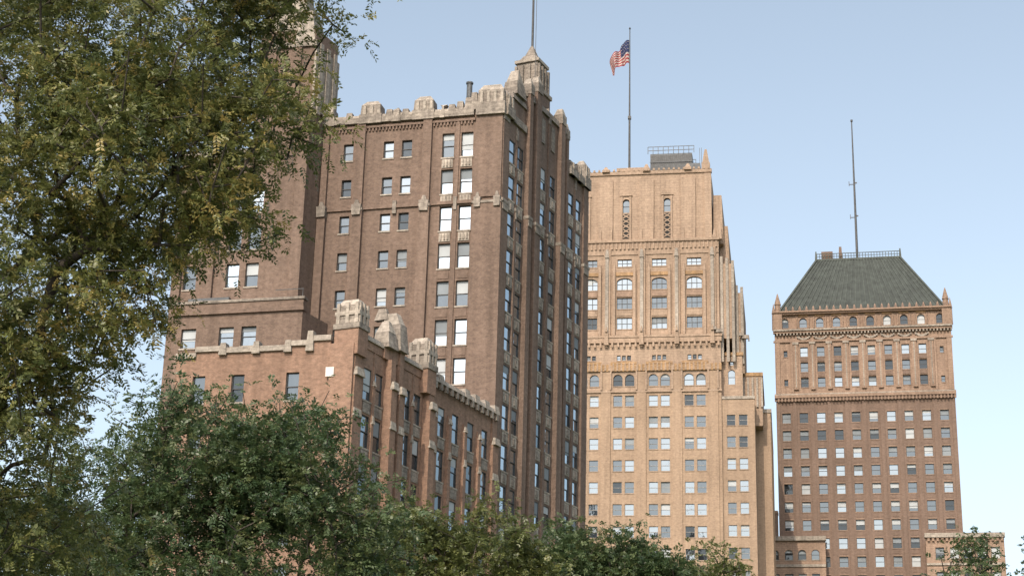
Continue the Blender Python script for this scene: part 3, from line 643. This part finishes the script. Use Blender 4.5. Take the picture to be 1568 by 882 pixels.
# ================================================================== trees
def leaf_mat(name, cols, trans=0.3):
    m, nt, out = new_mat(name); N = nt.nodes; L = nt.links
    at = N.new('ShaderNodeAttribute'); at.attribute_name = 'tone'
    rp = N.new('ShaderNodeValToRGB'); cr = rp.color_ramp
    while len(cr.elements) < len(cols): cr.elements.new(.5)
    for i, c in enumerate(cols):
        cr.elements[i].position = i / (len(cols) - 1); cr.elements[i].color = (*c, 1)
    L.new(at.outputs['Fac'], rp.inputs[0])
    b = N.new('ShaderNodeBsdfPrincipled'); b.inputs['Roughness'].default_value = .42; b.inputs['Specular IOR Level'].default_value = .5
    L.new(rp.outputs[0], b.inputs['Base Color'])
    t = N.new('ShaderNodeBsdfTranslucent'); hs = N.new('ShaderNodeHueSaturation'); hs.inputs['Value'].default_value = 1.6; hs.inputs['Hue'].default_value = .49
    L.new(rp.outputs[0], hs.inputs['Color']); L.new(hs.outputs[0], t.inputs[0])
    mx = N.new('ShaderNodeMixShader'); mx.inputs[0].default_value = trans
    L.new(b.outputs[0], mx.inputs[1]); L.new(t.outputs[0], mx.inputs[2]); L.new(mx.outputs[0], out.inputs[0]); return m
plain('bark', (0.055, 0.045, 0.036), .95, 0, .35, 6)

def mesh_from(name, V, F4, mat, tone=None):
    me = bpy.data.meshes.new(name)
    nV = len(V); nF = len(F4); k = F4.shape[1]
    me.vertices.add(nV); me.vertices.foreach_set('co', V.astype(np.float32).ravel())
    me.loops.add(nF * k); me.loops.foreach_set('vertex_index', F4.astype(np.int32).ravel())
    me.polygons.add(nF); me.polygons.foreach_set('loop_start', (np.arange(nF) * k).astype(np.int32))
    me.polygons.foreach_set('loop_total', np.full(nF, k, np.int32))
    me.update(calc_edges=True)
    if tone is not None:
        a = me.attributes.new('tone', 'FLOAT', 'FACE'); a.data.foreach_set('value', tone.astype(np.float32))
    me.materials.append(mat); return me

def nrmz(a): return a / np.maximum(np.linalg.norm(a, axis=-1, keepdims=True), 1e-9)

def tree(name, base, fork_z, lobes, n_tips, leaves_per, leaflets, L, lw, ll, mat, seed, trunk_r=.22, spread=.28, droop=.35, step=.7, shell=.45, tw=.007, jit=.12):
    rng = np.random.default_rng(seed)
    root = bpy.data.objects.new(name, None); link(root)
    vol = np.array([l[3] * l[4] * l[5] for l in lobes]) ** .8 * np.array([l[6] if len(l) > 6 else 1 for l in lobes]); cnt = np.maximum(4, (n_tips * vol / vol.sum())).astype(int)
    tips = []
    for l, c in zip(lobes, cnt):
        d = nrmz(rng.normal(size=(c, 3))); rr = (shell + (1 - shell) * rng.random((c, 1))) ** .6 * (1 + jit * rng.normal(size=(c, 1)))
        tips.append(np.array(l[:3]) + d * rr * np.array(l[3:6]))
    tips = np.concatenate(tips)
    nodes = []; par = []
    nt_ = 8
    for i in range(nt_ + 1):
        t = i / nt_
        nodes.append((base[0] + .25 * math.sin(t * 2.3 + seed), base[1] + .2 * math.sin(t * 3 + seed), t * fork_z)); par.append(i - 1)
    fork = np.array(nodes[-1]); nodes = [np.array(x) for x in nodes]
    order = np.argsort(np.linalg.norm(tips - fork, axis=1))
    tipn = []
    arr = np.zeros((len(tips) * 12 + 200, 3)); arr[:len(nodes)] = nodes; depth = np.zeros(len(arr)); n = len(nodes)
    P = list(par)
    lo = nt_ - 1
    for ti in order:
        T = tips[ti]
        dv = arr[lo:n] - T; dist = np.sqrt((dv ** 2).sum(1)); cost = dist + .12 * depth[lo:n] + np.maximum(0, arr[lo:n, 2] - T[2]) * .6
        j = lo + int(np.argmin(cost)); dd = dist[j - lo]
        k = max(1, min(11, int(dd / step))); prev = j; A = arr[j].copy()
        for s in range(1, k + 1):
            t = s / k; q = A + (T - A) * t; q[2] += .12 * dd * math.sin(math.pi * t)
            if s < k: q += rng.normal(size=3) * .07 * min(dd, 2) 
            arr[n] = q; depth[n] = depth[prev] + dd / k; P.append(prev); prev = n; n += 1
        tipn.append(prev)
    arr = arr[:n]; w = np.zeros(n); w[tipn] = 1
    for i in range(n - 1, 0, -1):
        if P[i] >= 0: w[P[i]] += w[i]
    w = np.maximum(w, 1); R = tw + trunk_r * (w / w.max()) ** .62
    R[:nt_] = np.linspace(trunk_r * 1.25, trunk_r * 1.02, nt_)
    a = arr[np.array(P)[1:]]; b = arr[1:]; ra = np.minimum(R[np.array(P)[1:]], R[1:] * 1.5 + .004); rb = R[1:]
    ax = nrmz(b - a); ref = np.where(np.abs(ax[:, 2:3]) > .9, np.array([[1., 0, 0]]), np.array([[0, 0, 1.]]))
    s1 = nrmz(np.cross(ax, ref)); s2 = np.cross(ax, s1); ns = 6
    V = []; 
    for k in range(ns):
        an = 2 * math.pi * k / ns; o = s1 * math.cos(an) + s2 * math.sin(an); V.append(a + o * ra[:, None]); V.append(b + ax * rb[:, None] * .3 + o * rb[:, None])
    V = np.stack(V, 1); m_ = len(a); base_i = (np.arange(m_) * 2 * ns)[:, None]
    Fs = np.concatenate([base_i + np.array([[2 * k, 2 * ((k + 1) % ns), 2 * ((k + 1) % ns) + 1, 2 * k + 1]]) for k in range(ns)])
    me = mesh_from('trunk_and_limbs', V.reshape(-1, 3), Fs, MATS['bark']); o = bpy.data.objects.new('trunk_and_limbs', me); link(o); o.parent = root
    tn = np.array(tipn); par_ = np.array(P)
    src = np.concatenate([tn, par_[tn]]); dirs = nrmz(arr[src] - arr[np.maximum(par_[src], 0)])
    nl = len(src) * leaves_per // 2
    pick = rng.integers(0, len(src), nl); clump_tone = rng.normal(.5, .2, len(tn)); clump_tone = np.concatenate([clump_tone, clump_tone])
    O = arr[src][pick] + rng.normal(size=(nl, 3)) * spread * np.array([1, 1, .7])
    D = nrmz(dirs[pick] * .7 + rng.normal(size=(nl, 3)) * .75 + np.array([0, 0, -.15]))
    up_ = nrmz(np.array([[0, 0, 1.]]) + rng.normal(size=(nl, 3)) * .45)
    S = nrmz(np.cross(D, up_)); Nn = nrmz(np.cross(S, D))
    Ll = L * rng.uniform(.7, 1.25, nl); tone = np.clip(clump_tone[pick] + rng.normal(0, .13, nl), 0, 1)
    VV = []; TT = []
    hf = max(1, leaflets // 2)
    for i in range(leaflets):
        sd = 1 if i % 2 else -1; t = (i // 2 + .8) / (hf + .3)
        c = O + D * (Ll * t)[:, None]; c[:, 2] -= droop * Ll * t * t
        dl = nrmz(S * sd + D * .55 + np.array([0, 0, -.25]) + rng.normal(size=(nl, 3)) * .28)
        wd = nrmz(np.cross(dl, Nn) + rng.normal(size=(nl, 3)) * .3)
        sz = (.75 + .5 * rng.random(nl))[:, None] * (1.1 - .35 * abs(t - .5))
        p0 = c; p2 = c + dl * ll * sz; p1 = c + dl * ll * .5 * sz + wd * lw * .5 * sz; p3 = c + dl * ll * .5 * sz - wd * lw * .5 * sz
        VV.append(np.stack([p0, p1, p2, p3], 1)); TT.append(np.clip(tone + rng.normal(0, .07, nl), 0, 1))
    V = np.concatenate(VV).reshape(-1, 3); Fq = np.arange(len(V)).reshape(-1, 4)
    me = mesh_from('foliage', V, Fq, mat, np.concatenate(TT)); o = bpy.data.objects.new('foliage', me); link(o); o.parent = root
    return len(Fq)

olive = leaf_mat('leaf_olive', [(.055, .075, .026), (.11, .13, .042), (.18, .185, .06), (.34, .26, .085)], .3)  # olive leaf tones; the golden end paints sunlit highlights into the leaf colour
green = leaf_mat('leaf_green', [(.036, .066, .027), (.06, .098, .04), (.09, .122, .048), (.13, .145, .055)], .3)
lime = leaf_mat('leaf_lime', [(.055, .075, .024), (.09, .11, .034), (.12, .135, .042), (.16, .155, .045)], .3)

tree('honey_locust_tree', (-8.6, 21.5), 4.2, [(-5.2, 20.5, 12.1, 2.4, 2.4, 2.0, 1.5), (-4.9, 20, 9.9, 2.0, 2.0, 1.2, 1.5), (-6.1, 20, 8.1, 1.8, 1.9, 1.3, 1.5), (-7.0, 20, 6.3, 1.9, 1.9, 1.5, 1.4),
     (-8.8, 22, 10.5, 3.0, 3.0, 3.6, .2), (-3.1, 19.7, 10.5, .8, .8, .45, 1.5), (-3.2, 20, 12.7, .8, .9, .8), (-6.2, 21, 14.4, 3.2, 2.6, 1.8, .3), (-6.6, 21.5, 5.1, 1.9, 1.6, 1.1), (-3.8, 19.8, 9.1, .6, .6, .4, 2)],
     1250, 22, 14, .20, .027, .062, olive, 3, trunk_r=.15, spread=.19, jit=.17)
tree('oak_tree', (-6.8, 38.5), 4.2, [(-7.2, 38, 10.1, 1.7, 2.4, 1.9), (-4.7, 38, 10.1, 1.2, 2, 1.7), (-9.6, 39, 9.0, 1.6, 2, 1.9), (-3.0, 38, 8.7, 1.0, 1.4, 1.5), (-6.0, 36.8, 8, 3, 1.6, 1.9), (-11, 39, 7.6, 2.3, 2.2, 2.0), (-7, 38, 6.2, 4.3, 3, 1.8, .5), (-5.8, 38, 9.6, 1.6, 2, 1.6)],
     1100, 17, 12, .28, .044, .085, green, 5, trunk_r=.22, spread=.22, step=.9, jit=.15)
tree('ash_tree', (-1.8, 60), 5.5, [(-3.4, 60, 11.0, 2.0, 2.4, 2.5), (-.6, 60, 10.8, 1.9, 2.2, 2.8), (1.0, 60.5, 10.0, 1.5, 2, 2.4), (-5.3, 60, 10, 1.6, 2, 2.2)],
     700, 18, 12, .32, .06, .11, lime, 8, trunk_r=.2, spread=.28, step=1.0)
tree('ash_tree', (5, 75), 6.5, [(2.9, 75, 13.0, 2.0, 2.4, 2.7), (5.6, 75, 12.9, 1.8, 2.4, 2.6), (7.9, 75, 12.0, 1.4, 2, 2.5)],
     620, 18, 12, .34, .07, .13, green, 11, trunk_r=.22, spread=.32, step=1.1)
tree('elm_tree', (9.6, 72), 6, [(9.3, 72, 12.0, 1.2, 1.6, 2.6), (10.5, 72, 10.8, 1.0, 1.4, 2.0)],
     130, 12, 10, .3, .07, .12, lime, 14, trunk_r=.16, spread=.26, step=1.1)
tree('elm_tree', (16.8, 60), 5, [(16.7, 60, 10.8, 1.1, 1.3, 2.3), (15.6, 60, 10, .8, 1.2, 1.9)],
     110, 12, 10, .28, .06, .11, green, 17, trunk_r=.14, spread=.26, step=1.0)
tree('elm_tree', (19.6, 58), 5, [(19.0, 58, 10.9, 1.0, 1.3, 2.2), (20.2, 58, 9, 1.6, 1.6, 2.5)],
     150, 14, 10, .28, .06, .11, green, 21, trunk_r=.16, spread=.28, step=1.0)

# ================================================================== light
A = 200.0; E = 40.0
s = Vector((math.cos(rad(E)) * math.sin(rad(A)), math.cos(rad(E)) * math.cos(rad(A)), math.sin(rad(E))))
sd = bpy.data.lights.new('sun', 'SUN'); sd.energy = 3.3; sd.angle = rad(.5); sd.color = (1.0, .87, .70)
so = bpy.data.objects.new('sun', sd); link(so); so.rotation_euler = (-s).to_track_quat('-Z', 'Y').to_euler()
wd = bpy.data.worlds.new('World'); scene.world = wd; wd.use_nodes = True
nt = wd.node_tree; nt.nodes.clear()
sky = nt.nodes.new('ShaderNodeTexSky'); sky.sky_type = 'NISHITA'; sky.sun_disc = False
sky.sun_elevation = rad(E); sky.sun_rotation = rad(A); sky.air_density = 1.0; sky.dust_density = 3.0; sky.ozone_density = 1.0
hs = nt.nodes.new('ShaderNodeHueSaturation'); hs.inputs['Saturation'].default_value = .64; hs.inputs['Value'].default_value = 1.68; hs.inputs['Hue'].default_value = .488
bg = nt.nodes.new('ShaderNodeBackground'); bg.inputs[1].default_value = .145
wo = nt.nodes.new('ShaderNodeOutputWorld'); nt.links.new(sky.outputs[0], hs.inputs['Color']); nt.links.new(hs.outputs[0], bg.inputs[0]); nt.links.new(bg.outputs[0], wo.inputs[0])

# ================================================================== camera
cam = bpy.data.cameras.new('camera'); co = bpy.data.objects.new('camera', cam); link(co)
cam.sensor_width = 36; cam.lens = 36 * 2580 / 1568; cam.clip_end = 8000; cam.clip_start = .1
p = rad(18.5); r = rad(1.55)
Fv = Vector((0, math.cos(p), math.sin(p))); R0 = Vector((1, 0, 0)); U0 = Vector((0, -math.sin(p), math.cos(p)))
Rv = R0 * math.cos(r) + U0 * math.sin(r); Uv = -R0 * math.sin(r) + U0 * math.cos(r)
M = Matrix(((Rv.x, Uv.x, -Fv.x, 0), (Rv.y, Uv.y, -Fv.y, 0), (Rv.z, Uv.z, -Fv.z, 1.7), (0, 0, 0, 1)))
co.matrix_world = M
scene.camera = co
scene.view_settings.view_transform = 'Standard'; scene.view_settings.look = 'None'; scene.view_settings.exposure = 0
